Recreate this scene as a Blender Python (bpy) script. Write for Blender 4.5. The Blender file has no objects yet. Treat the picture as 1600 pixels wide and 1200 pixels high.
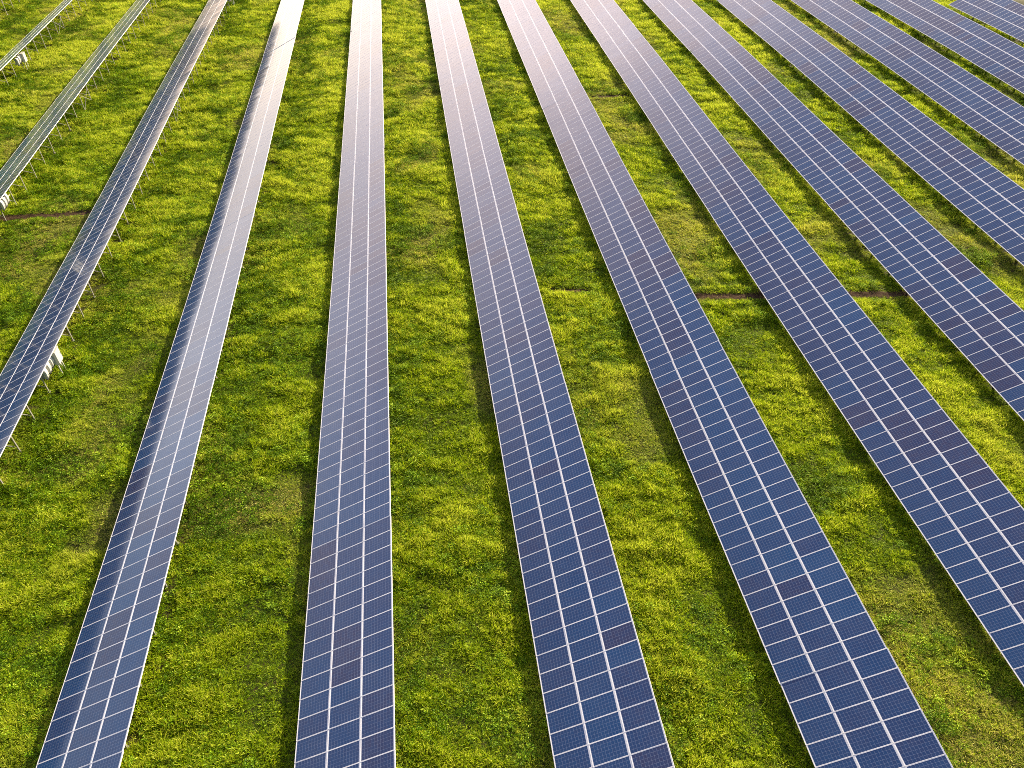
import bpy, math, random
import numpy as np
from mathutils import Matrix, Vector, Euler

random.seed(7)
RNG = np.random.default_rng(11)
S = bpy.context.scene
COL = S.collection
R = math.radians

# ------------------------------------------------------------------ site survey (metres)
FPX = 1174.35                      # focal length in pixels of a 1600 px wide frame
PITCH, YAW = 0.73488, 0.13401      # camera looks down 42 degrees, 7.7 degrees to the right of the rows
TILT = 0.45264                     # table tilt, 26 degrees, low edge on the left
CT, ST = math.cos(TILT), math.sin(TILT)
CAM_H = 34.574
ROW0_X, ROW_P = -7.66661, 11.02925
W3 = 5.02                          # slope width of a table: three modules
PMY = 0.9346                       # module pitch along the row
LP = W3 / 3
CLEAR = 0.70                       # low edge above the ground
KN = np.array([5., 25, 45, 65, 90, 120, 160])
KZ = np.array([0.20574, -0.07811, -0.12214, -0.13794, 0.08924, 0.00649, 0.03671])
KZ2 = np.array([-0.11427, 0.06414, 0.03071, 0.08628, 0.02635, -0.10869, 0.01549])
DX = [0.0, -0.33921, -0.15583, 0.02156, 0.12797, 0.1347, 0.16528, 0.10582, 0.11317, 0.04746, 0.10869, 0.13181, 0.12, -0.12]
PHASE = {0: .3, 1: .4, 2: .1, 3: .76, 4: .52, 5: .95, 6: .62, 7: .5, 8: .6, 9: .61, 10: .64, 11: .56, 12: .2, 13: .35}
YA = np.linspace(-60, 320, 761)
_ker = np.exp(-0.5 * (np.arange(-40, 41) * .5 / 6.0) ** 2); _ker /= _ker.sum()
def _smooth(kz):
    a = np.interp(YA, KN, kz); p = np.pad(a, 40, mode='edge')
    return np.convolve(p, _ker, 'valid')
ZA, ZB = _smooth(KZ), _smooth(KZ2)
def undul(Y, k):
    return np.interp(Y, YA, ZA) + np.interp(Y, YA, ZB) * k / 5
def rowx(i): return ROW0_X + ROW_P * (i - 5) + DX[i]
def rowz(i, Y):                      # height of the low edge
    k = i - 5
    return CAM_H - 33.87422 + .08192 * k + .00345 * k * k + undul(Y, k)
def base_ground(X, Y):
    k = np.clip((X - ROW0_X) / ROW_P, -7, 10)
    return CAM_H - 33.87422 + .08192 * k + .00345 * k * k + undul(Y, k) - CLEAR

# value noise
def vnoise(x, y, seed):
    r = np.random.default_rng(seed); T = r.random((256, 256))
    xi = np.floor(x).astype(int); yi = np.floor(y).astype(int)
    fx = x - xi; fy = y - yi
    fx = fx * fx * (3 - 2 * fx); fy = fy * fy * (3 - 2 * fy)
    a = T[xi & 255, yi & 255]; b = T[(xi + 1) & 255, yi & 255]
    c = T[xi & 255, (yi + 1) & 255]; d = T[(xi + 1) & 255, (yi + 1) & 255]
    return (a * (1 - fx) + b * fx) * (1 - fy) + (c * (1 - fx) + d * fx) * fy
def fbm(x, y, seed, octv=4, gain=.5):
    s = 0; a = 1; n = 0
    for o in range(octv):
        s = s + a * vnoise(x * 2 ** o + 17.3 * o, y * 2 ** o - 9.1 * o, seed + o); n += a; a *= gain
    return s / n
def hump(X, Y):                      # uneven meadow soil, in low mounds and folds
    X = np.asarray(X, float); Y = np.asarray(Y, float)
    wx = X + 2.2 * (vnoise(X / 3.5, Y / 3.5, 90) - .5); wy = Y + 2.2 * (vnoise(X / 3.5, Y / 3.5, 91) - .5)
    return .38 * (fbm(wx / 4.6, wy / 2.8, 5, 3) - .5) + .08 * (vnoise(wx / 1.1, wy / .8, 33) - .5)
# dirt strips that cross the aisles: (x0, y0, x1, y1, half width)
STRIPS = [(20.2, 46.0, 26.8, 45.0, .50), (32.2, 44.55, 37.8, 43.55, .52), (-40., 66.6, -30.2, 66.9, .55), (21.2, 86.4, 25.6, 85.9, .42), (9.8, 48.6, 12.6, 48.0, .30)]
def strip_dist(X, Y):
    best = np.full(np.shape(X), 9.0)
    for x0, y0, x1, y1, w in STRIPS:
        dx, dy = x1 - x0, y1 - y0; L2 = dx * dx + dy * dy
        t = np.clip(((X - x0) * dx + (Y - y0) * dy) / L2, 0, 1)
        dd = np.hypot(X - x0 - t * dx, Y - y0 - t * dy) / w
        best = np.minimum(best, dd)
    return best
def ground(X, Y):
    X = np.asarray(X, float); Y = np.asarray(Y, float)
    sd = strip_dist(X, Y)
    return base_ground(X, Y) + hump(X, Y) - .10 * np.exp(-sd ** 2) + .05 * np.exp(-(sd - 1.9) ** 2 * 3)
def gz(x, y): return float(ground(np.array([x]), np.array([y]))[0])

# camera frame
_cp, _sp = math.cos(PITCH), math.sin(PITCH)
FW = np.array([math.sin(YAW) * _cp, math.cos(YAW) * _cp, -_sp]); RT = np.array([math.cos(YAW), -math.sin(YAW), 0]); UP = np.cross(RT, FW)
def project(P):
    Q = P - np.array([0, 0, CAM_H]); z = Q @ FW
    zz = np.where(z > .1, z, .1)
    return 800 + FPX * (Q @ RT) / zz, 600 - FPX * (Q @ UP) / zz, z

# ------------------------------------------------------------------ helpers
def tag(o, label=None, cat=None, group=None, kind=None):
    if label: o['label'] = label
    if cat: o['category'] = cat
    if group: o['group'] = group
    if kind: o['kind'] = kind
    return o
class MB:
    def __init__(s): s.v = []; s.f = []; s.m = []; s.uv = []
    def quad(s, idx, m=0, uv=None): s.f.append(tuple(idx)); s.m.append(m); s.uv.append(uv)
    def box(s, c, d, m=0, rot=None, top=None):
        b = len(s.v); cx, cy, cz = c; hx, hy, hz = d[0] / 2, d[1] / 2, d[2] / 2
        for z in (-hz, hz):
            for x, y in ((-hx, -hy), (hx, -hy), (hx, hy), (-hx, hy)):
                p = Vector((x, y, z))
                if rot: p = rot @ p
                s.v.append((p.x + cx, p.y + cy, p.z + cz))
        for q in ((0, 3, 2, 1), (4, 5, 6, 7), (0, 1, 5, 4), (1, 2, 6, 5), (2, 3, 7, 6), (3, 0, 4, 7)):
            s.quad([b + i for i in q], top if (top is not None and q[0] == 4) else m)
    def bar(s, p, q, w, h, m=0, up=(0, 0, 1)):
        p = Vector(p); q = Vector(q); d = (q - p); L = d.length; d.normalize()
        u = Vector(up)
        if abs(d.dot(u)) > .95: u = Vector((0, 1, 0))
        x = d.cross(u).normalized(); z = x.cross(d).normalized()
        b = len(s.v)
        for e in (p, q):
            for i, j in ((-1, -1), (1, -1), (1, 1), (-1, 1)):
                r = e + x * (i * w / 2) + z * (j * h / 2); s.v.append(tuple(r))
        for f in ((0, 1, 2, 3), (7, 6, 5, 4), (0, 4, 5, 1), (1, 5, 6, 2), (2, 6, 7, 3), (3, 7, 4, 0)): s.quad([b + i for i in f], m)
    def mesh(s, name, mats):
        me = bpy.data.meshes.new(name); me.from_pydata(s.v, [], s.f)
        for m in mats: me.materials.append(m)
        me.polygons.foreach_set('material_index', s.m)
        if any(u is not None for u in s.uv):
            l = me.uv_layers.new(name='UVMap'); a = []
            for f, u in zip(s.f, s.uv): a += (list(u) if u else [(0, 0)] * len(f))
            l.data.foreach_set('uv', np.array(a, dtype=np.float32).ravel())
        me.update(); return me
def link(name, me, parent=None, loc=(0, 0, 0), rot=None):
    o = bpy.data.objects.new(name, me); COL.objects.link(o); o.location = loc
    if rot is not None: o.rotation_euler = rot
    if parent: o.parent = parent
    return o
def empty(name, loc):
    o = bpy.data.objects.new(name, None); COL.objects.link(o); o.location = loc; o.empty_display_size = .3; return o

# ------------------------------------------------------------------ materials
def mat(name):
    m = bpy.data.materials.new(name); m.use_nodes = True; nt = m.node_tree
    b = nt.nodes['Principled BSDF']; return m, nt, b
class N:
    def __init__(s, nt): s.nt = nt
    def n(s, t, **k):
        o = s.nt.nodes.new(t)
        for a, v in k.items(): setattr(o, a, v)
        return o
    def l(s, a, b): s.nt.links.new(a, b)
    def math(s, op, a, b=None, clamp=False):
        o = s.n('ShaderNodeMath', operation=op, use_clamp=clamp)
        for i, v in enumerate((a, b)):
            if v is None: continue
            if isinstance(v, (int, float)): o.inputs[i].default_value = v
            else: s.l(v, o.inputs[i])
        return o.outputs[0]
    def mix(s, f, a, b):
        o = s.n('ShaderNodeMix', data_type='RGBA')
        for i, v in ((0, f), (6, a), (7, b)):
            if isinstance(v, (int, float)): o.inputs[i].default_value = v
            elif isinstance(v, tuple): o.inputs[i].default_value = (*v, 1)
            else: s.l(v, o.inputs[i])
        return o.outputs[2]
    def ramp(s, f, stops):
        o = s.n('ShaderNodeValToRGB'); e = o.color_ramp.elements
        while len(e) < len(stops): e.new(.5)
        for q, (p, c) in zip(e, stops): q.position = p; q.color = (*c, 1)
        s.l(f, o.inputs[0]); return o.outputs[0]

def glass_mat(name, kind):
    m, nt, b = mat(name); g = N(nt)
    uv = g.n('ShaderNodeUVMap'); uv.uv_map = 'UVMap'
    sp = g.n('ShaderNodeSeparateXYZ'); g.l(uv.outputs[0], sp.inputs[0])
    t = g.n('ShaderNodeAttribute'); t.attribute_type = kind; t.attribute_name = 'tint'
    u, v = sp.outputs[0], sp.outputs[1]
    # cells: ten along the module, six across; u,v run 0..1 over the cell field
    cu = g.math('MULTIPLY', u, 10.0); cv = g.math('MULTIPLY', v, 6.0)
    du = g.math('ABSOLUTE', g.math('SUBTRACT', g.math('FRACT', cu), .5))
    dv = g.math('ABSOLUTE', g.math('SUBTRACT', g.math('FRACT', cv), .5))
    gap = g.math('MAXIMUM', g.math('GREATER_THAN', du, .472), g.math('GREATER_THAN', dv, .472))
    bus = g.math('GREATER_THAN', g.math('ABSOLUTE', g.math('SUBTRACT', g.math('FRACT', g.math('MULTIPLY', cv, 3.0)), .5)), .468)
    out = g.math('MAXIMUM', g.math('GREATER_THAN', g.math('ABSOLUTE', g.math('SUBTRACT', u, .5)), .5),
                 g.math('GREATER_THAN', g.math('ABSOLUTE', g.math('SUBTRACT', v, .5)), .5))
    # cell to cell variation
    cb = g.n('ShaderNodeCombineXYZ'); g.l(g.math('FLOOR', cu), cb.inputs[0]); g.l(g.math('FLOOR', cv), cb.inputs[1]); g.l(g.math('MULTIPLY', t.outputs['Fac'], 91.7), cb.inputs[2])
    wn = g.n('ShaderNodeTexWhiteNoise'); g.l(cb.outputs[0], wn.inputs[0])
    tj = g.math('ADD', t.outputs['Fac'], g.math('MULTIPLY', g.math('SUBTRACT', wn.outputs[0], .5), .16), clamp=True)
    cell = g.ramp(tj, [(0, (.006, .060, .175)), (.3, (.008, .052, .158)), (.62, (.014, .042, .130)), (.85, (.024, .034, .100)), (1, (.030, .032, .084))])
    c = g.mix(g.math('MULTIPLY', bus, .22), cell, (.30, .32, .40))
    c = g.mix(g.math('MULTIPLY', gap, .42), c, (.36, .42, .56))
    c = g.mix(out, c, (.80, .80, .82))
    # a thin uneven film of dust, thicker towards the low edge of the table
    geo = g.n('ShaderNodeNewGeometry'); nz = g.n('ShaderNodeTexNoise'); nz.inputs['Scale'].default_value = .8; nz.inputs['Detail'].default_value = 5
    g.l(geo.outputs['Position'], nz.inputs['Vector'])
    c = g.mix(g.math('MULTIPLY', g.math('SUBTRACT', nz.outputs[0], .35, clamp=True), .07), c, (.45, .40, .36))
    g.l(c, b.inputs['Base Color'])
    b.inputs['IOR'].default_value = 1.5
    
    g.l(g.math('ADD', g.math('MULTIPLY', nz.outputs[0], .06), .07), b.inputs['Roughness'])
    return m
M = {}
M['glass'] = glass_mat('panel_glass', 'OBJECT')
M['glass_far'] = glass_mat('panel_glass_field', 'GEOMETRY')
def plain(name, col, rough, metal=0, noise=.0, scale=6, col2=None):
    m, nt, b = mat(name); g = N(nt)
    if noise:
        tc = g.n('ShaderNodeTexCoord'); nz = g.n('ShaderNodeTexNoise'); nz.inputs['Scale'].default_value = scale; nz.inputs['Detail'].default_value = 5
        g.l(tc.outputs['Object'], nz.inputs['Vector'])
        f = g.math('MULTIPLY', g.math('SUBTRACT', nz.outputs[0], .3, clamp=True), noise * 2.5)
        g.l(g.mix(f, col, col2 or tuple(c * .5 for c in col)), b.inputs['Base Color'])
    else: b.inputs['Base Color'].default_value = (*col, 1)
    b.inputs['Roughness'].default_value = rough; b.inputs['Metallic'].default_value = metal
    return m
M['frame'] = plain('anodised_frame', (.82, .82, .83), .38, .0, .12, 3)
M['back'] = plain('backsheet', (.27, .26, .25), .6)
M['steel'] = plain('galvanised_steel', (.34, .33, .30), .45, .25, .35, 9)
M['white'] = plain('white_enamel', (.50, .50, .47), .4, 0, .15, 4, (.6, .57, .5))
M['greybox'] = plain('grey_polymer', (.30, .31, .32), .5, 0, .2, 5)
M['dark'] = plain('dark_plastic', (.03, .03, .032), .5)
M['concrete'] = plain('concrete', (.40, .38, .34), .9, 0, .4, 10)

def leaf_mat(name, stops, trans):
    m = bpy.data.materials.new(name); m.use_nodes = True; nt = m.node_tree; nt.nodes.clear(); g = N(nt)
    a = g.n('ShaderNodeAttribute'); a.attribute_type = 'INSTANCER'; a.attribute_name = 'tint'
    d = g.n('ShaderNodeAttribute'); d.attribute_type = 'INSTANCER'; d.attribute_name = 'dry'
    bl = g.n('ShaderNodeAttribute'); bl.attribute_type = 'GEOMETRY'; bl.attribute_name = 'blade'
    t = g.math('ADD', a.outputs['Fac'], g.math('MULTIPLY', g.math('SUBTRACT', bl.outputs['Fac'], .5), .85), clamp=True)
    c = g.ramp(t, stops)
    dr = g.math('MULTIPLY', d.outputs['Fac'], g.math('GREATER_THAN', g.math('FRACT', g.math('MULTIPLY', bl.outputs['Fac'], 7.31)), .35))
    c = g.mix(dr, c, (.46, .42, .10))
    df = g.n('ShaderNodeBsdfDiffuse'); tr = g.n('ShaderNodeBsdfTranslucent'); gl = g.n('ShaderNodeBsdfGlossy'); gl.inputs['Roughness'].default_value = .45
    g.l(c, df.inputs[0])
    hs = g.n('ShaderNodeHueSaturation'); hs.inputs['Hue'].default_value = .497; hs.inputs['Value'].default_value = 1.1; g.l(c, hs.inputs['Color']); g.l(hs.outputs[0], tr.inputs[0])
    gl.inputs[0].default_value = (.8, .95, .4, 1)
    m1 = g.n('ShaderNodeMixShader'); m1.inputs[0].default_value = trans; g.l(df.outputs[0], m1.inputs[1]); g.l(tr.outputs[0], m1.inputs[2])
    m2 = g.n('ShaderNodeMixShader'); m2.inputs[0].default_value = .02; g.l(m1.outputs[0], m2.inputs[1]); g.l(gl.outputs[0], m2.inputs[2])
    o = g.n('ShaderNodeOutputMaterial'); g.l(m2.outputs[0], o.inputs[0])
    return m
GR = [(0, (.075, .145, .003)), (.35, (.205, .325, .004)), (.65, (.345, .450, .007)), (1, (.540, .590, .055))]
WD = [(0, (.035, .090, .003)), (.4, (.125, .255, .004)), (.75, (.285, .430, .008)), (1, (.500, .610, .050))]
M['grass'] = leaf_mat('grass_blade', GR, .42)
M['leaf'] = leaf_mat('weed_leaf', WD, .38)
M['petal'] = plain('petal', (.8, .8, .7), .6)

# soil and thatch under the grass
m, nt, b = mat('meadow_soil'); g = N(nt)
geo = g.n('ShaderNodeNewGeometry')
n1 = g.n('ShaderNodeTexNoise'); n1.inputs['Scale'].default_value = .45; n1.inputs['Detail'].default_value = 8
n2 = g.n('ShaderNodeTexNoise'); n2.inputs['Scale'].default_value = 7; n2.inputs['Detail'].default_value = 8; n2.inputs['Roughness'].default_value = .7
for q in (n1, n2): g.l(geo.outputs['Position'], q.inputs['Vector'])
c = g.ramp(n1.outputs[0], [(.3, (.026, .036, .007)), (.5, (.040, .048, .009)), (.7, (.050, .042, .012))])
c = g.mix(g.math('MULTIPLY', n2.outputs[0], .6), c, (.045, .038, .014))
g.l(c, b.inputs['Base Color']); b.inputs['Roughness'].default_value = .95; b.inputs['Specular IOR Level'].default_value = .1
bp = g.n('ShaderNodeBump'); bp.inputs['Distance'].default_value = .06; bp.inputs['Strength'].default_value = .8; g.l(n2.outputs[0], bp.inputs['Height']); g.l(bp.outputs[0], b.inputs['Normal'])
M['soil'] = m
m, nt, b = mat('bare_dirt'); g = N(nt)
geo = g.n('ShaderNodeNewGeometry')
n2 = g.n('ShaderNodeTexNoise'); n2.inputs['Scale'].default_value = 5; n2.inputs['Detail'].default_value = 8; n2.inputs['Roughness'].default_value = .7
g.l(geo.outputs['Position'], n2.inputs['Vector'])
g.l(g.ramp(n2.outputs[0], [(.3, (.022, .014, .009)), (.5, (.048, .030, .018)), (.72, (.110, .074, .045))]), b.inputs['Base Color'])
b.inputs['Roughness'].default_value = 1; b.inputs['Specular IOR Level'].default_value = .05
bp = g.n('ShaderNodeBump'); bp.inputs['Distance'].default_value = .08; g.l(n2.outputs[0], bp.inputs['Height']); g.l(bp.outputs[0], b.inputs['Normal'])
M['dirt'] = m

# ------------------------------------------------------------------ ground sheet
def axis(lo, hi, st):
    a = list(np.arange(lo, hi + 1e-6, st)); s = st; x = a[-1]
    while x < 3000: s *= 1.5; x += s; a.append(x)
    s = st; x = a[0]; pre = []
    while x > -3000: s *= 1.5; x -= s; pre.append(x)
    return np.array(pre[::-1] + a)
gx, gy = axis(-80, 110, .55), axis(4, 150, .5)
GX, GY = np.meshgrid(gx, gy, indexing='ij')
fade = np.clip(1 - np.maximum(np.maximum(-90 - GX, GX - 120), np.maximum(-10 - GY, GY - 165)) / 60, 0, 1)
GZ = np.where(fade > 0, ground(GX, np.clip(GY, -50, 300)) * fade, 0)
nx, ny = len(gx), len(gy)
V = np.stack([GX, GY, GZ], -1).reshape(-1, 3)
ii = (np.arange(nx - 1)[:, None] * ny + np.arange(ny - 1)[None]).ravel()
F = np.stack([ii, ii + ny, ii + ny + 1, ii + 1], -1)
def np_mesh(name, V, F, mats, midx=None, smooth=False):
    me = bpy.data.meshes.new(name); n = F.shape[1]
    me.vertices.add(len(V)); me.vertices.foreach_set('co', V.astype(np.float32).ravel())
    me.loops.add(F.size); me.loops.foreach_set('vertex_index', F.astype(np.int32).ravel())
    me.polygons.add(len(F)); me.polygons.foreach_set('loop_start', np.arange(0, F.size, n, dtype=np.int32))
    for q in mats: me.materials.append(q)
    if midx is not None: me.polygons.foreach_set('material_index', midx.astype(np.int32))
    me.polygons.foreach_set('use_smooth', np.full(len(F), bool(smooth)))
    me.update(calc_edges=True); return me
tag(link('ground', np_mesh('ground', V, F, [M['soil']], smooth=True)), 'grassy meadow ground running under all the panel rows', 'ground', kind='structure')
# dirt strips: narrow rough sheets lying on the ground
vs, fs = [], []
for x0, y0, x1, y1, w in STRIPS:
    L = math.hypot(x1 - x0, y1 - y0); n = int(L / .12); tx, ty = (x1 - x0) / L, (y1 - y0) / L
    K = 13; b0 = len(vs)
    for i in range(n + 1):
        for j in range(K):
            s = L * i / n; q = (j / (K - 1) - .5) * 2
            wob = .25 * math.sin(s * 1.1 + x0) + .12 * math.sin(s * 2.9)
            ww = w * (.75 + .5 * float(vnoise(np.array([s * 1.3]), np.array([q * 2 + 5.]), 71)[0])) * min(1, s / .8 + .1, (L - s) / .8 + .1)
            x = x0 + tx * s - ty * (q * ww + wob * .4); y = y0 + ty * s + tx * (q * ww + wob * .4)
            vs.append((x, y, q))
    for i in range(n):
        for j in range(K - 1):
            a = b0 + i * K + j; fs.append((a, a + K, a + K + 1, a + 1))
vs = np.array(vs); zz = ground(vs[:, 0], vs[:, 1]) + .035 * (1 - vs[:, 2] ** 2) + .09 * (1 - vs[:, 2] ** 2) * fbm(vs[:, 0] / .45, vs[:, 1] / .45, 61, 3) + .015
vs[:, 2] = zz
tag(link('dirt_track', np_mesh('dirt_track', vs, np.array(fs), [M['dirt']])), 'strips of bare brown dirt crossing the grass between panel rows', 'dirt track', kind='structure')

# ------------------------------------------------------------------ solar module (local x up the slope, y along the row, z out of the glass)
ML, MW = LP - .007, PMY - .007
FWD, TH = .0185, .042
def frame_mb():
    b = MB()
    for s in (-1, 1):
        b.box((0, s * (MW / 2 - FWD / 2), -TH / 2), (ML, FWD, TH))
        b.box((s * (ML / 2 - FWD / 2), 0, -TH / 2 - .0005), (FWD, MW - 2 * FWD, TH - .001))
    return b
def glass_mb():
    b = MB(); hx, hy = ML / 2 - FWD, MW / 2 - FWD
    b.box((0, 0, -.0175), (2 * hx, 2 * hy, .025), 1, top=0)
    mu, mv = .038, .004                    # white border round the cell field
    i = b.m.index(0); U = hx / (hx - mu) / 2; Vv = hy / (hy - mv) / 2
    b.uv[i] = [(.5 - U, .5 - Vv), (.5 + U, .5 - Vv), (.5 + U, .5 + Vv), (.5 - U, .5 + Vv)]
    return b
FMB, GMB = frame_mb(), glass_mb()
ME_FRAME = FMB.mesh('panel_frame', [M['frame']])
ME_GLASS = GMB.mesh('solar_panel', [M['glass'], M['back']])
def tpl(mb):
    return np.array(mb.v), np.array(mb.f), np.array(mb.m), np.array([u if u else [(0, 0)] * 4 for u in mb.uv], dtype=np.float32)
TF, TG = tpl(FMB), tpl(GMB)
YLO, YHI = 5.0, 142.0
ROW_END = {13: 111.0}
TABLE = 24                                  # modules per table

def box_mesh(name, bars, m):
    b = MB()
    for p, q, w, h in bars: b.bar(p, q, w, h)
    return b.mesh(name, [m])
XR, XF = 3.42, .95                          # rear and front post, measured from the low edge
def under(x, off=.14): return x * ST / CT - off + CLEAR      # underside height above the nominal ground
ME_RAFTER = box_mesh('rafter', [((.25, 0, under(.25, .125)), (4.3, 0, under(4.3, .125)), .06, .10)], M['steel'])
ME_RPOST = box_mesh('rear_post', [((XR, .065, -.25), (XR, .065, under(XR, .10)), .055, .09)], M['steel'])
ME_FPOST = box_mesh('front_post', [((XF, .065, -.25), (XF, .065, under(XF, .10)), .06, .09)], M['steel'])
ME_BRACE = box_mesh('brace', [((XR - .04, -.06, .64), (1.5, -.06, under(1.5, .16)), .05, .05)], M['steel'])
_b = MB()
for p, q, w, h in [((.25, 0, under(.25, .125)), (4.3, 0, under(4.3, .125)), .06, .10), ((XR, .065, -.25), (XR, .065, under(XR, .10)), .07, .10), ((XF, .065, -.25), (XF, .065, under(XF, .10)), .06, .09), ((XR - .04, -.06, .64), (1.5, -.06, under(1.5, .16)), .05, .05)]: _b.bar(p, q, w, h)
ME_TRESTLE = _b.mesh('support_trestle', [M['steel']])
_bf = MB(); _bf.box((XR, .065, -.02), (.16, .2, .16)); ME_FOOT = _bf.mesh('footing', [M['concrete']])
ME_XB = box_mesh('cross_brace', [((XR + .06, .1, .08), (XR + .06, 2.74, 1.62), .045, .045), ((XR + .11, .1, 1.62), (XR + .11, 2.74, .08), .045, .045)], M['steel'])

ROW_LABEL = {
 0: 'panel row cut off by the upper left corner, only its thin steel posts peeping in',
 1: 'short edge-on panel row nearest the upper left corner with small white boxes below',
 2: 'second panel row from the upper left corner, a thin brownish strip on thin posts',
 3: 'dark panel row on bare posts with a white cabinet and inverters under its near end',
 4: 'panel row with one dark column and two pale reflecting columns, left of the upright row',
 5: 'the one row running nearly straight up the picture, left of centre',
 6: 'blue panel row just right of the nearly upright row, reaching the bottom edge',
 7: 'blue panel row ending at the bottom edge in the lower right corner',
 8: 'wide panel row leaving the picture low on its right edge, next to the corner row',
 9: 'panel row meeting the right edge about halfway up the picture',
 10: 'panel row meeting the right edge about a quarter to third of the way down',
 11: 'fourth panel row counted out from the upper right corner, fully purple grey',
 12: 'last panel row but one towards the upper right corner, dusky purple',
 13: 'last panel row in the upper right corner, its far end showing',
}
modules = []                                 # per row data
for i in range(14):
    x0 = rowx(i)
    root = empty('solar_array', (x0, 60, float(rowz(i, 60.)) - CLEAR))
    tag(root, ROW_LABEL[i], 'solar array', 'long rows of solar panels in the meadow')
    ox, oy, oz = root.location
    n0 = math.ceil((YLO - 14.23) / PMY); n1 = math.floor((min(YHI, ROW_END.get(i, 999)) - 14.23) / PMY)
    idx = np.arange(n0, n1)
    yy = 14.234 + (idx + .5 + PHASE[i]) * PMY
    if i in ROW_END: yy = yy - (yy[-1] + PMY / 2 - ROW_END[i])
    tab = (idx - n0 + int(PHASE[i] * 30)) // TABLE
    rr = np.random.default_rng(100 + i)
    troll = np.clip(rr.normal(0, R(.12), tab.max() + 2), -R(.2), R(.2))[tab]          # each table set a little differently
    ttint = rr.normal(0, .07, tab.max() + 2)[tab]
    tdx, tdz = rr.normal(0, .014, tab.max() + 2)[tab], rr.normal(0, .006, tab.max() + 2)[tab]
    rots, cen, tint, jj = [], [], [], []
    zl = rowz(i, yy); slope = (rowz(i, yy + .4) - rowz(i, yy - .4)) / .8
    run = 0
    for k in range(len(idx)):
        for c in range(3):
            a = TILT + troll[k] + rr.normal(0, R(.10)); sl = slope[k] + rr.normal(0, R(.16))
            ex = Vector((math.cos(a), 0, math.sin(a))); ey = Vector((0, 1, sl)).normalized(); ez = ex.cross(ey).normalized(); ey = ez.cross(ex)
            rots.append(Matrix((ex, ey, ez)).transposed())
            u = (c + .5) * LP
            # the table turns about its middle line
            um = W3 / 2
            cen.append((x0 + tdx[k] + um * CT + (u - um) * math.cos(TILT + troll[k]), yy[k], zl[k] + tdz[k] + um * ST + (u - um) * math.sin(TILT + troll[k])))
            tint.append(0); jj.append((k, c))
    cen = np.array(cen); Rm = np.array([np.array(r) for r in rots])
    # module batches: neighbouring modules of a column often come from one pallet
    tt = np.zeros(len(cen))
    for c in range(3):
        cur = rr.normal(.48, .15)
        for k in range(len(idx)):
            if rr.random() < .30: cur = np.clip(rr.normal(.45, .19), 0, 1)
            tt[k * 3 + c] = np.clip(cur + ttint[k] + rr.normal(0, .05), 0.01, .80)
    # how large each module shows in the frame
    cor = np.array([(-ML / 2, -MW / 2, 0), (ML / 2, -MW / 2, 0), (ML / 2, MW / 2, 0), (-ML / 2, MW / 2, 0)])
    P = cen[:, None] + np.einsum('nij,kj->nki', Rm, cor)
    px, py, pz = project(P.reshape(-1, 3)); px = np.clip(px.reshape(-1, 4), 0, 1600); py = np.clip(py.reshape(-1, 4), 0, 1200)
    ar = .5 * np.abs((px * np.roll(py, -1, 1) - py * np.roll(px, -1, 1)).sum(1)); ar[pz.reshape(-1, 4).min(1) < 1] = 0
    order = np.argsort(-ar); own = set(int(q) for q in order[:100] if ar[q] > 0)
    for q in sorted(own):
        o = link('solar_panel', ME_GLASS, root, Vector(cen[q]) - root.location, rots[q].to_euler()); o['tint'] = float(tt[q])
        link('panel_frame', ME_FRAME, o)
    rest = np.array([q for q in range(len(cen)) if q not in own])
    if len(rest):
        Vs, Fs, Ms, Us, Ts = [], [], [], [], []; base = 0
        for T, moff in ((TG, 0), (TF, 2)):
            v, f, mm, uu = T
            VV = (cen[rest][:, None] + np.einsum('nij,kj->nki', Rm[rest], v)).reshape(-1, 3) - np.array([ox, oy, oz])
            FF = (f[None] + (np.arange(len(rest)) * len(v))[:, None, None]).reshape(-1, 4) + base
            Vs.append(VV); Fs.append(FF); Ms.append(np.tile(mm, len(rest)) + moff); Us.append(np.tile(uu.reshape(-1, 2), (len(rest), 1))); Ts.append(np.repeat(tt[rest], len(v))); base += len(VV)
        me = np_mesh('far_solar_panel', np.concatenate(Vs), np.concatenate(Fs), [M['glass_far'], M['back'], M['frame']], np.concatenate(Ms))
        l = me.uv_layers.new(name='UVMap'); l.data.foreach_set('uv', np.concatenate(Us).astype(np.float32).ravel())
        at = me.attributes.new('tint', 'FLOAT', 'POINT'); at.data.foreach_set('value', np.concatenate(Ts).astype(np.float32))
        tag(link('more_solar_panels', me, root), kind='stuff')
    # purlins that carry the modules
    ys = np.arange(yy[0] - PMY / 2, yy[-1] + PMY / 2 + .01, PMY * 4)
    for u in (.45, 1.23, 2.12, 2.9, 3.79, 4.57):
        b = MB(); zc = rowz(i, ys)
        for a_, b_, za, zb in zip(ys[:-1], ys[1:], zc[:-1], zc[1:]):
            b.bar((u * CT + .055 * ST, a_ - oy, za + u * ST - .075 * CT - oz), (u * CT + .055 * ST, b_ - oy, zb + u * ST - .075 * CT - oz), .05, .05)
        link('purlin', b.mesh('purlin', [M['steel']]), root)
    # support trestles every three modules
    sy = 47.14 + 2.804 * np.arange(-15, 34) if i == 3 else yy[1] + 2.804 * np.arange(0, 60)
    sy = sy[(sy > yy[0]) & (sy < yy[-1])]
    for q, y in enumerate(sy):
        zg = float(rowz(i, y)) - CLEAR - oz
        if i <= 4:
            t = link('support_trestle', ME_RAFTER, root, (0, y - oy, zg))
            for nm, me in (('rear_post', ME_RPOST), ('front_post', ME_FPOST), ('brace', ME_BRACE), ('footing', ME_FOOT)): link(nm, me, t)
        else:
            link('support_trestle', ME_TRESTLE, root, (0, y - oy, zg))
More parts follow.
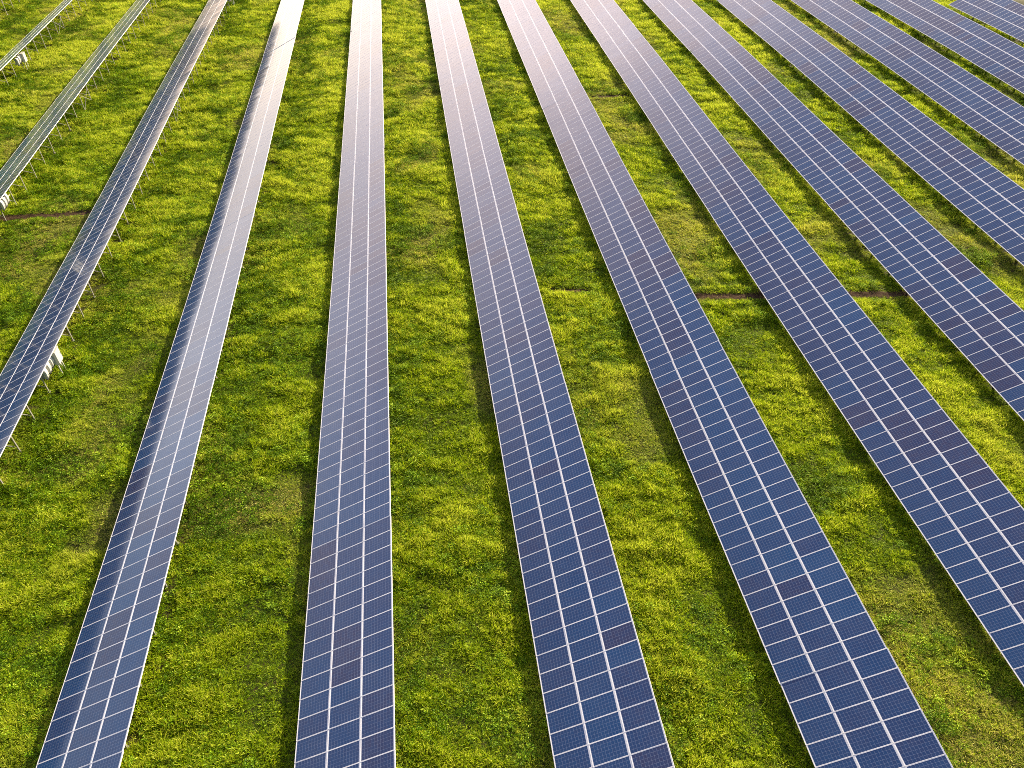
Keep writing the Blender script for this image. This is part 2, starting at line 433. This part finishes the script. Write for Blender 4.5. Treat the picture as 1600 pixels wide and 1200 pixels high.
    for y in {2: (91.3,), 3: (85.9,), 1: (120.,)}.get(i, ()):
        y = sy[np.argmin(abs(sy - y))]
        link('cross_brace', ME_XB, root, (0, y - oy, float(rowz(i, y)) - CLEAR - oz))

# ------------------------------------------------------------------ inverters and cabinets behind the high edge of the left rows
def rounded(name, prof, y0, y1, mats, bev=.03):
    """prof: closed outline in x,z; swept along y and bevelled"""
    import bmesh
    bm = bmesh.new(); a = [bm.verts.new((x, y0, z)) for x, z in prof]; c = [bm.verts.new((x, y1, z)) for x, z in prof]
    bm.faces.new(a[::-1]); bm.faces.new(c); n = len(prof)
    for k in range(n): bm.faces.new((a[k], a[(k + 1) % n], c[(k + 1) % n], c[k]))
    bmesh.ops.recalc_face_normals(bm, faces=bm.faces)
    ed = [e for e in bm.edges if len({v.co.y for v in e.verts}) == 1]
    bmesh.ops.bevel(bm, geom=ed, offset=bev, segments=3, affect='EDGES', clamp_overlap=True)
    me = bpy.data.meshes.new(name); bm.to_mesh(me); bm.free()
    for q in mats: me.materials.append(q)
    me.polygons.foreach_set('use_smooth', np.ones(len(me.polygons), bool)); me.set_sharp_from_angle(angle=R(40))
    return me
_prof = [(.0, .0), (.10, -.02), (.17, .03), (.215, .14), (.235, .36), (.225, .60), (.185, .74), (.10, .80), (0, .80)]
ME_INV = rounded('inverter_cover', _prof, -.19, .19, [M['white']], .045)
_b = MB(); _b.box((-.05, 0, .40), (.10, .36, .70))
for k in range(9): _b.box((-.125, -.16 + .04 * k, .40), (.05, .008, .62))
ME_SINK = _b.mesh('heat_sink', [M['greybox']])
_b = MB(); _b.box((.10, 0, -.045), (.12, .36, .05))
for k in range(4): _b.box((.10, -.12 + .08 * k, -.10), (.03, .03, .06))
ME_CONN = _b.mesh('cable_gland', [M['dark']])
_b = MB(); _b.box((.233, .06, .24), (.012, .05, .05)); ME_DISP = _b.mesh('status_display', [M['dark']])
_b = MB(); _b.box((0, 0, .525), (.30, .74, 1.05)); ME_CAB = rounded('cabinet', [(-.15, 0), (.15, 0), (.15, 1.05), (-.15, 1.05)], -.37, .37, [M['white']], .012)
_b = MB(); _b.box((.162, 0, .525), (.022, .68, .98)); ME_DOOR = _b.mesh('cabinet_door', [M['white']])
_b = MB(); _b.box((.18, .28, .55), (.018, .03, .13)); ME_HAND = _b.mesh('handle', [M['dark']])
_b = MB(); _b.box((.01, 0, 1.065), (.38, .80, .03)); ME_ROOF = _b.mesh('rain_roof', [M['white']])
ME_LEG = box_mesh('leg', [((0, 0, -.25), (0, 0, 1.0), .07, .055)], M['white'])
def inverter(x, y, z, label):
    t = link('inverter', ME_INV, None, (x, y, z)); tag(t, label, 'inverter', 'white string inverters under the panel rows')
    link('heat_sink', ME_SINK, t); link('cable_gland', ME_CONN, t); link('status_display', ME_DISP, t); return t
def cabinet(x, y, label):
    g0 = gz(x, y); t = empty('electrical_cabinet', (x, y, g0)); tag(t, label, 'electrical cabinet', 'white cabinets on legs beside the inverters')
    c = link('cabinet_body', ME_CAB, t, (0, 0, .93)); d_ = link('cabinet_door', ME_DOOR, t, (0, 0, .93)); link('handle', ME_HAND, d_); link('rain_roof', ME_ROOF, t, (0, 0, .93))
    for dy in (-.3, .3): link('leg', ME_LEG, t, (-.02, dy, 0))
    return t
RAIL = box_mesh('mounting_rail', [((0, 0, 0), (0, 2.75, 0), .04, .07)], M['white'])
roots = [o for o in bpy.data.objects if o.name.startswith('solar_array')]
def rails(i, y, x, zs):
    root = [o for o in roots if abs(o.location.x - rowx(i)) < .01][0]
    for z in zs: link('mounting_rail', RAIL, root, (x - root.location.x, y - root.location.y, gz(x, y) + z - root.location.z))
ORD = ['nearest', 'middle', 'farthest']
for i, ys, cab, lb in ((3, (41.87, 42.47, 43.05), 43.62, 'under the dark row at the left edge'), (1, (104.4, 105.0, 105.55), 106.0, 'under the row nearest the upper left corner'),
                   (2, (66.45, 67.03, 67.6), None, 'under the second row, cut by the left edge'), (4, (37.9, 38.5, 39.1), None, 'under the row beside the nearly upright row'), (3, (128.6, 129.2, 129.8), 130.5, 'at the top edge under the dark left row')):
    x = rowx(i) + 3.56
    for o_, y in zip(ORD, ys): inverter(x, y, gz(x, y) + 1.15, f'{o_} white rounded inverter of its three {lb}')
    if cab: cabinet(rowx(i) + 3.86, cab, f'white metal cabinet on two legs {lb}')
    rails(i, ys[0] - (.35 if i != 2 else .4), x - .17, (1.30, 1.78))

# ------------------------------------------------------------------ meadow vegetation
def blade_mesh(name, n, rad, hmin, hmax, wmin, wmax, lean, seed, mat_):
    r = random.Random(seed); v = []; f = []; at = []
    for k in range(n):
        a = r.uniform(0, 2 * math.pi); q = rad * math.sqrt(r.random()); bx, by = q * math.cos(a), q * math.sin(a)
        h = r.uniform(hmin, hmax) * (1 - .35 * q / rad); la = a + r.gauss(0, .9); L = lean * r.uniform(.3, 1.3) * h
        w = r.uniform(wmin, wmax); fa = r.uniform(0, math.pi); wx, wy = math.cos(fa) * w / 2, math.sin(fa) * w / 2
        lx, ly = math.cos(la), math.sin(la); b = len(v); val = r.random()
        for t, ww in ((0, .7), (.5, 1.0), (.85, .7)):
            ox_, oy_, oz_ = bx + lx * L * t * t, by + ly * L * t * t, h * t * (1 - .25 * lean * t)
            v += [(ox_ - wx * ww, oy_ - wy * ww, oz_), (ox_ + wx * ww, oy_ + wy * ww, oz_)]
        v.append((bx + lx * L * 1.1, by + ly * L * 1.1, h * (1 - .3 * lean)))
        f += [(b, b + 1, b + 3, b + 2), (b + 2, b + 3, b + 5, b + 4), (b + 4, b + 5, b + 6)]; at += [val] * 7
    me = bpy.data.meshes.new(name); me.from_pydata(v, [], f); me.materials.append(mat_)
    A = me.attributes.new('blade', 'FLOAT', 'POINT'); A.data.foreach_set('value', np.array(at, dtype=np.float32)); me.update(); return me
def leafy_mesh(name, n, rad, h, ls, seed, mat_):
    r = random.Random(seed); v = []; f = []; at = []
    for k in range(n):
        a = r.uniform(0, 2 * math.pi); q = rad * math.sqrt(r.random()); z = h * (1 - .55 * (q / rad) ** 2) * r.uniform(.35, 1.05)
        c = Vector((q * math.cos(a), q * math.sin(a), z)); d = Vector((math.cos(a + r.gauss(0, .8)), math.sin(a + r.gauss(0, .8)), r.uniform(-.5, .55))).normalized()
        s = d.cross(Vector((r.gauss(0, .3), r.gauss(0, .3), 1))).normalized(); L = ls * r.uniform(.6, 1.3); w = L * r.uniform(.28, .42)
        b = len(v); mid = c + d * L * .5 + Vector((0, 0, .12 * L)); val = r.random()
        v += [tuple(c), tuple(mid + s * w), tuple(c + d * L), tuple(mid - s * w)]; f.append((b, b + 1, b + 2, b + 3)); at += [val] * 4
    me = bpy.data.meshes.new(name); me.from_pydata(v, [], f); me.materials.append(mat_)
    A = me.attributes.new('blade', 'FLOAT', 'POINT'); A.data.foreach_set('value', np.array(at, dtype=np.float32)); me.update(); return me

def in_view(X, Y, Z, mx=170, my=140):
    px, py, z = project(np.stack([X, Y, Z], -1))
    return (z > 5) & (px > -mx) & (px < 1600 + mx) & (py > -my) & (py < 1200 + my)
def scatter(step0, step1, seed):
    """jittered points over the part of the meadow the camera can see, sparser with distance"""
    r = np.random.default_rng(seed); out = []
    edges = [6, 30, 48, 70, 95, 150]
    for a, b in zip(edges[:-1], edges[1:]):
        s = step0 + (step1 - step0) * ((a + b) / 2 - 18) / 105
        X, Y = np.meshgrid(np.arange(-75, 112, s), np.arange(a, b, s)); X = X.ravel() + r.uniform(-.6, .6, X.size) * s; Y = Y.ravel() + r.uniform(-.6, .6, Y.size) * s
        k = in_view(X, Y, base_ground(X, Y)); out.append(np.stack([X[k], Y[k], np.full(k.sum(), s)], -1))
    return np.concatenate(out)
def row_u(X):                              # metres from the low edge of the row whose strip X falls in (0..11)
    return (X - ROW0_X - .1) % ROW_P
def fields(X, Y):
    wx = X + 3 * (vnoise(X / 5, Y / 5, 201) - .5); wy = Y + 3 * (vnoise(X / 5, Y / 5, 202) - .5)
    big = fbm(wx / 9, wy / 9, 210, 4); mid = fbm(wx / 2.6, wy / 1.7, 220, 4); fine = fbm(X / .7, Y / .5, 230, 3)
    dry = fbm(wx / 5.5, wy / 7.5, 240, 4); weed = fbm(wx / 3.2, wy / 3.2, 250, 4)
    return big, mid, fine, dry, weed
def gn_scatter(name, pts, rot, scl, idx, tint, dry, meshes, label, cat):
    me = bpy.data.meshes.new(name); me.vertices.add(len(pts)); me.vertices.foreach_set('co', pts.astype(np.float32).ravel())
    for nm, ty, val, key in (('rot', 'FLOAT_VECTOR', rot, 'vector'), ('scl', 'FLOAT_VECTOR', scl, 'vector'), ('idx', 'INT', idx, 'value'), ('tint', 'FLOAT', tint, 'value'), ('dry', 'FLOAT', dry, 'value')):
        A = me.attributes.new(nm, ty, 'POINT'); A.data.foreach_set(key, (val.astype(np.int32) if ty == 'INT' else val.astype(np.float32)).ravel())
    o = link(name, me); tag(o, label, cat, kind='stuff')
    ng = bpy.data.node_groups.new(name, 'GeometryNodeTree')
    ng.interface.new_socket('Geometry', in_out='INPUT', socket_type='NodeSocketGeometry'); ng.interface.new_socket('Geometry', in_out='OUTPUT', socket_type='NodeSocketGeometry')
    nd = ng.nodes; gi = nd.new('NodeGroupInput'); go = nd.new('NodeGroupOutput'); ip = nd.new('GeometryNodeInstanceOnPoints')
    g2 = nd.new('GeometryNodeGeometryToInstance')
    obs = [bpy.data.objects.new(name + '_clump', q) for q in meshes]
    for ob in obs[::-1]:
        oi = nd.new('GeometryNodeObjectInfo'); oi.inputs['Object'].default_value = ob; ng.links.new(oi.outputs['Geometry'], g2.inputs[0])
    def att(nm, ty):
        a = nd.new('GeometryNodeInputNamedAttribute'); a.data_type = ty; a.inputs['Name'].default_value = nm; return a.outputs[0]
    L = ng.links.new
    L(gi.outputs[0], ip.inputs['Points']); L(g2.outputs[0], ip.inputs['Instance']); ip.inputs['Pick Instance'].default_value = True
    L(att('idx', 'INT'), ip.inputs['Instance Index'])
    e = nd.new('FunctionNodeEulerToRotation'); L(att('rot', 'FLOAT_VECTOR'), e.inputs[0]); L(e.outputs[0], ip.inputs['Rotation'])
    L(att('scl', 'FLOAT_VECTOR'), ip.inputs['Scale']); L(ip.outputs[0], go.inputs[0])
    md = o.modifiers.new('scatter', 'NODES'); md.node_group = ng
    return o

# grass
p = scatter(.140, .245, 1); X, Y, SP = p.T
big, mid, fine, dry, weed = fields(X, Y); u = row_u(X); sd = strip_dist(X, Y)
beneath = (u > .3) & (u < 4.4)
keep = (sd > .15 + 1.25 * fine) & ~(beneath & (fine > .62))
keep &= ~((X > rowx(13) + 5.2) & (Y > 90))
X, Y, SP, big, mid, fine, dry, weed, u, beneath, sd = [a[keep] for a in (X, Y, SP, big, mid, fine, dry, weed, u, beneath, sd)]
n = len(X); r = np.random.default_rng(3)
hgt = np.clip(.66 + 1.3 * (mid - .5) + .5 * (big - .5) + .9 * (fine - .5), .3, 1.5) * np.where(dry > .6, .7, 1) * np.where(sd < 2.0, .62, 1) * r.uniform(.55, 1.5, n)
wid = SP / .155 * r.uniform(.85, 1.25, n)
tint = np.clip(.45 + .7 * (mid - .5) + .7 * (big - .5) + .4 * (fine - .5) + r.normal(0, .17, n) + np.clip((Y - 35) / 90, 0, 1) * .22, 0, 1)  # far grass yellower: golden haze put into the grass colour
dr = np.clip((dry - .51) * 4.2, 0, .95) * r.uniform(.5, 1.1, n)
rot = np.stack([r.normal(0, .16, n) + .25 * (vnoise(X / 2, Y / 2, 301) - .5), r.normal(0, .16, n) + .25 * (vnoise(X / 2, Y / 2, 302) - .5), r.uniform(0, 6.283, n)], -1)
GM = [blade_mesh('grass_clump', 26, .17, .16, .34, .018, .034, .75, 40 + k, M['grass']) for k in range(3)] + [blade_mesh('grass_clump', 20, .15, .22, .46, .016, .032, .6, 50 + k, M['grass']) for k in range(2)] + [blade_mesh('grass_clump', 32, .19, .10, .24, .020, .038, 1.0, 60, M['grass'])]
idx = np.where(hgt > .8, r.integers(3, 5, n), np.where(hgt < .4, 5, r.integers(0, 3, n)))
pts = np.stack([X, Y, ground(X, Y) - .02], -1)
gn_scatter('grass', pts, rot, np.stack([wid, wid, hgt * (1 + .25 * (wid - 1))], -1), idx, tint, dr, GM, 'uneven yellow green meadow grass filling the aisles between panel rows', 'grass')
print('grass', n)
# leafy weeds and clover: thick on the high side of the rows and in patches
p = scatter(.26, .40, 5); X, Y, SP = p.T
big, mid, fine, dry, weed = fields(X, Y); u = row_u(X); sd = strip_dist(X, Y); r = np.random.default_rng(8)
edge = np.exp(-((u - 5.2) / 1.4) ** 2)
dens = np.clip((weed - .50) * 4.0, 0, 1) + .75 * edge * np.where(X < -2, 1, .45) + np.where((X < -5) & (weed > .44), .25, 0)
keep = (r.random(len(X)) < dens) & (sd > 1.0) & ~((X > rowx(13) + 5.2) & (Y > 90))
X, Y, SP, big, mid, fine, dry, weed, u = [a[keep] for a in (X, Y, SP, big, mid, fine, dry, weed, u)]
n = len(X); s = SP / .26 * r.uniform(.5, 1.15, n)
LM = [leafy_mesh('weed_clump', 46, .22, .26, .075, 80 + k, M['leaf']) for k in range(3)] + [leafy_mesh('weed_clump', 70, .26, .48, .085, 90 + k, M['leaf']) for k in range(2)]
idx = np.where((r.random(n) < .14) & (weed > .5), r.integers(3, 5, n), r.integers(0, 3, n))
tint = np.clip(.42 - .16 * np.exp(-((u - 5.2) / 1.4) ** 2) + 1.0 * (mid - .5) + .6 * (fine - .5) + r.normal(0, .15, n), 0, 1)
rot = np.stack([r.normal(0, .15, n), r.normal(0, .15, n), r.uniform(0, 6.283, n)], -1)
gn_scatter('weeds', np.stack([X, Y, ground(X, Y) - .02], -1), rot, np.stack([s, s, s * r.uniform(.6, 1.2, n)], -1), idx, tint, np.zeros(n), LM, 'leafy green weeds and clover growing thick along the panel rows', 'weeds')
print('weeds', n)

# ------------------------------------------------------------------ sun, sky, camera
BANK_LO, BANK_HI, BANK_ROUGH, BANK_C = .36, .62, .20, (15.5, 11.6, 9.4)     # bright bank added to the unseen sky, shaped for the panel glare
SUN_EL, SUN_AZ = R(23), R(40)              # azimuth from +Y (away along the rows) towards +X
d = Vector((math.sin(SUN_AZ) * math.cos(SUN_EL), math.cos(SUN_AZ) * math.cos(SUN_EL), math.sin(SUN_EL)))
sl = bpy.data.lights.new('sun', 'SUN'); sl.energy = 5.0; sl.angle = R(1.2); sl.color = (1, .83, .58)
so = bpy.data.objects.new('sun', sl); COL.objects.link(so); so.rotation_euler = d.to_track_quat('Z', 'Y').to_euler()
w = bpy.data.worlds.new('World'); S.world = w; w.use_nodes = True; nt = w.node_tree; g = N(nt)
bg = nt.nodes['Background']; sky = g.n('ShaderNodeTexSky'); sky.sky_type = 'NISHITA'; sky.sun_disc = False
sky.sun_elevation = SUN_EL; sky.sun_rotation = SUN_AZ; sky.air_density = 1.0; sky.dust_density = 1.5; sky.ozone_density = 1.0; sky.altitude = 100
# glow added low in the unseen sky for the panel reflections, broken by soft cloud
tc = g.n('ShaderNodeTexCoord'); dirv = tc.outputs['Generated']
def lobe(az, el, k):
    c_ = (math.sin(R(az)) * math.cos(R(el)), math.cos(R(az)) * math.cos(R(el)), math.sin(R(el)))
    v_ = g.n('ShaderNodeVectorMath', operation='DOT_PRODUCT'); g.l(dirv, v_.inputs[0]); v_.inputs[1].default_value = c_
    return g.math('EXPONENT', g.math('MULTIPLY', g.math('SUBTRACT', v_.outputs['Value'], 1.0), k))
mp = g.n('ShaderNodeMapping'); g.l(dirv, mp.inputs[0]); mp.inputs['Scale'].default_value = (1, 1, 2.6)
cn = g.n('ShaderNodeTexNoise'); cn.inputs['Scale'].default_value = 3.2; cn.inputs['Detail'].default_value = 6; cn.inputs['Roughness'].default_value = .5; g.l(mp.outputs[0], cn.inputs['Vector'])
cl = g.math('MULTIPLY', g.math('SUBTRACT', cn.outputs[0], .42, clamp=True), 3.0, clamp=True)
sx = g.n('ShaderNodeSeparateXYZ'); g.l(dirv, sx.inputs[0])
zc = g.math('ADD', sx.outputs[2], g.math('MULTIPLY', g.math('SUBTRACT', cn.outputs[0], .5), BANK_ROUGH))
mr = g.n('ShaderNodeMapRange', interpolation_type='SMOOTHSTEP'); g.l(zc, mr.inputs[0]); mr.inputs[1].default_value = BANK_LO; mr.inputs[2].default_value = BANK_HI; mr.inputs[3].default_value = 1; mr.inputs[4].default_value = 0
bank = g.math('MULTIPLY', mr.outputs[0], lobe(-7, 19, 7.0)); bank = g.math('MULTIPLY', bank, g.math('ADD', g.math('MULTIPLY', cl, .35), .8))
def add(a, b):
    o_ = g.n('ShaderNodeMix', data_type='RGBA', blend_type='ADD'); o_.inputs[0].default_value = 1; g.l(a, o_.inputs[6]); g.l(b, o_.inputs[7]); return o_.outputs[2]
def scaled(f, c_):
    o_ = g.n('ShaderNodeVectorMath', operation='SCALE'); o_.inputs[0].default_value = c_; g.l(f, o_.inputs['Scale']); return o_.outputs[0]
wc = add(sky.outputs[0], scaled(bank, BANK_C)); wc = add(wc, scaled(lobe(-14, 4, 22), (2.2, 1.4, .1))); wc = add(wc, scaled(lobe(-43, 9, 70), (5.0, 5.0, 5.2))); wc = add(wc, scaled(lobe(8, 34, 2.4), (2.1, 1.05, .75))); wc = add(wc, scaled(cl, (.9, .7, .65)))  # further sky glows added to tint the reflections in the panels
g.l(wc, bg.inputs[0]); bg.inputs[1].default_value = .08

cam = bpy.data.cameras.new('camera'); cam.sensor_width = 36; cam.lens = FPX / 1600 * 36; cam.clip_end = 5000; cam.clip_start = .5
co = bpy.data.objects.new('camera', cam); COL.objects.link(co)
co.matrix_world = Matrix(((RT[0], UP[0], -FW[0], 0), (RT[1], UP[1], -FW[1], 0), (RT[2], UP[2], -FW[2], CAM_H), (0, 0, 0, 1)))
S.camera = co
S.view_settings.view_transform = 'Standard'; S.view_settings.look = 'None'; S.view_settings.gamma = 1; S.view_settings.exposure = 1.42
S.cycles.max_bounces = 8; S.cycles.diffuse_bounces = 3; S.cycles.glossy_bounces = 3; S.cycles.transmission_bounces = 4
S.cycles.use_denoising = False; S.cycles.filter_width = .95
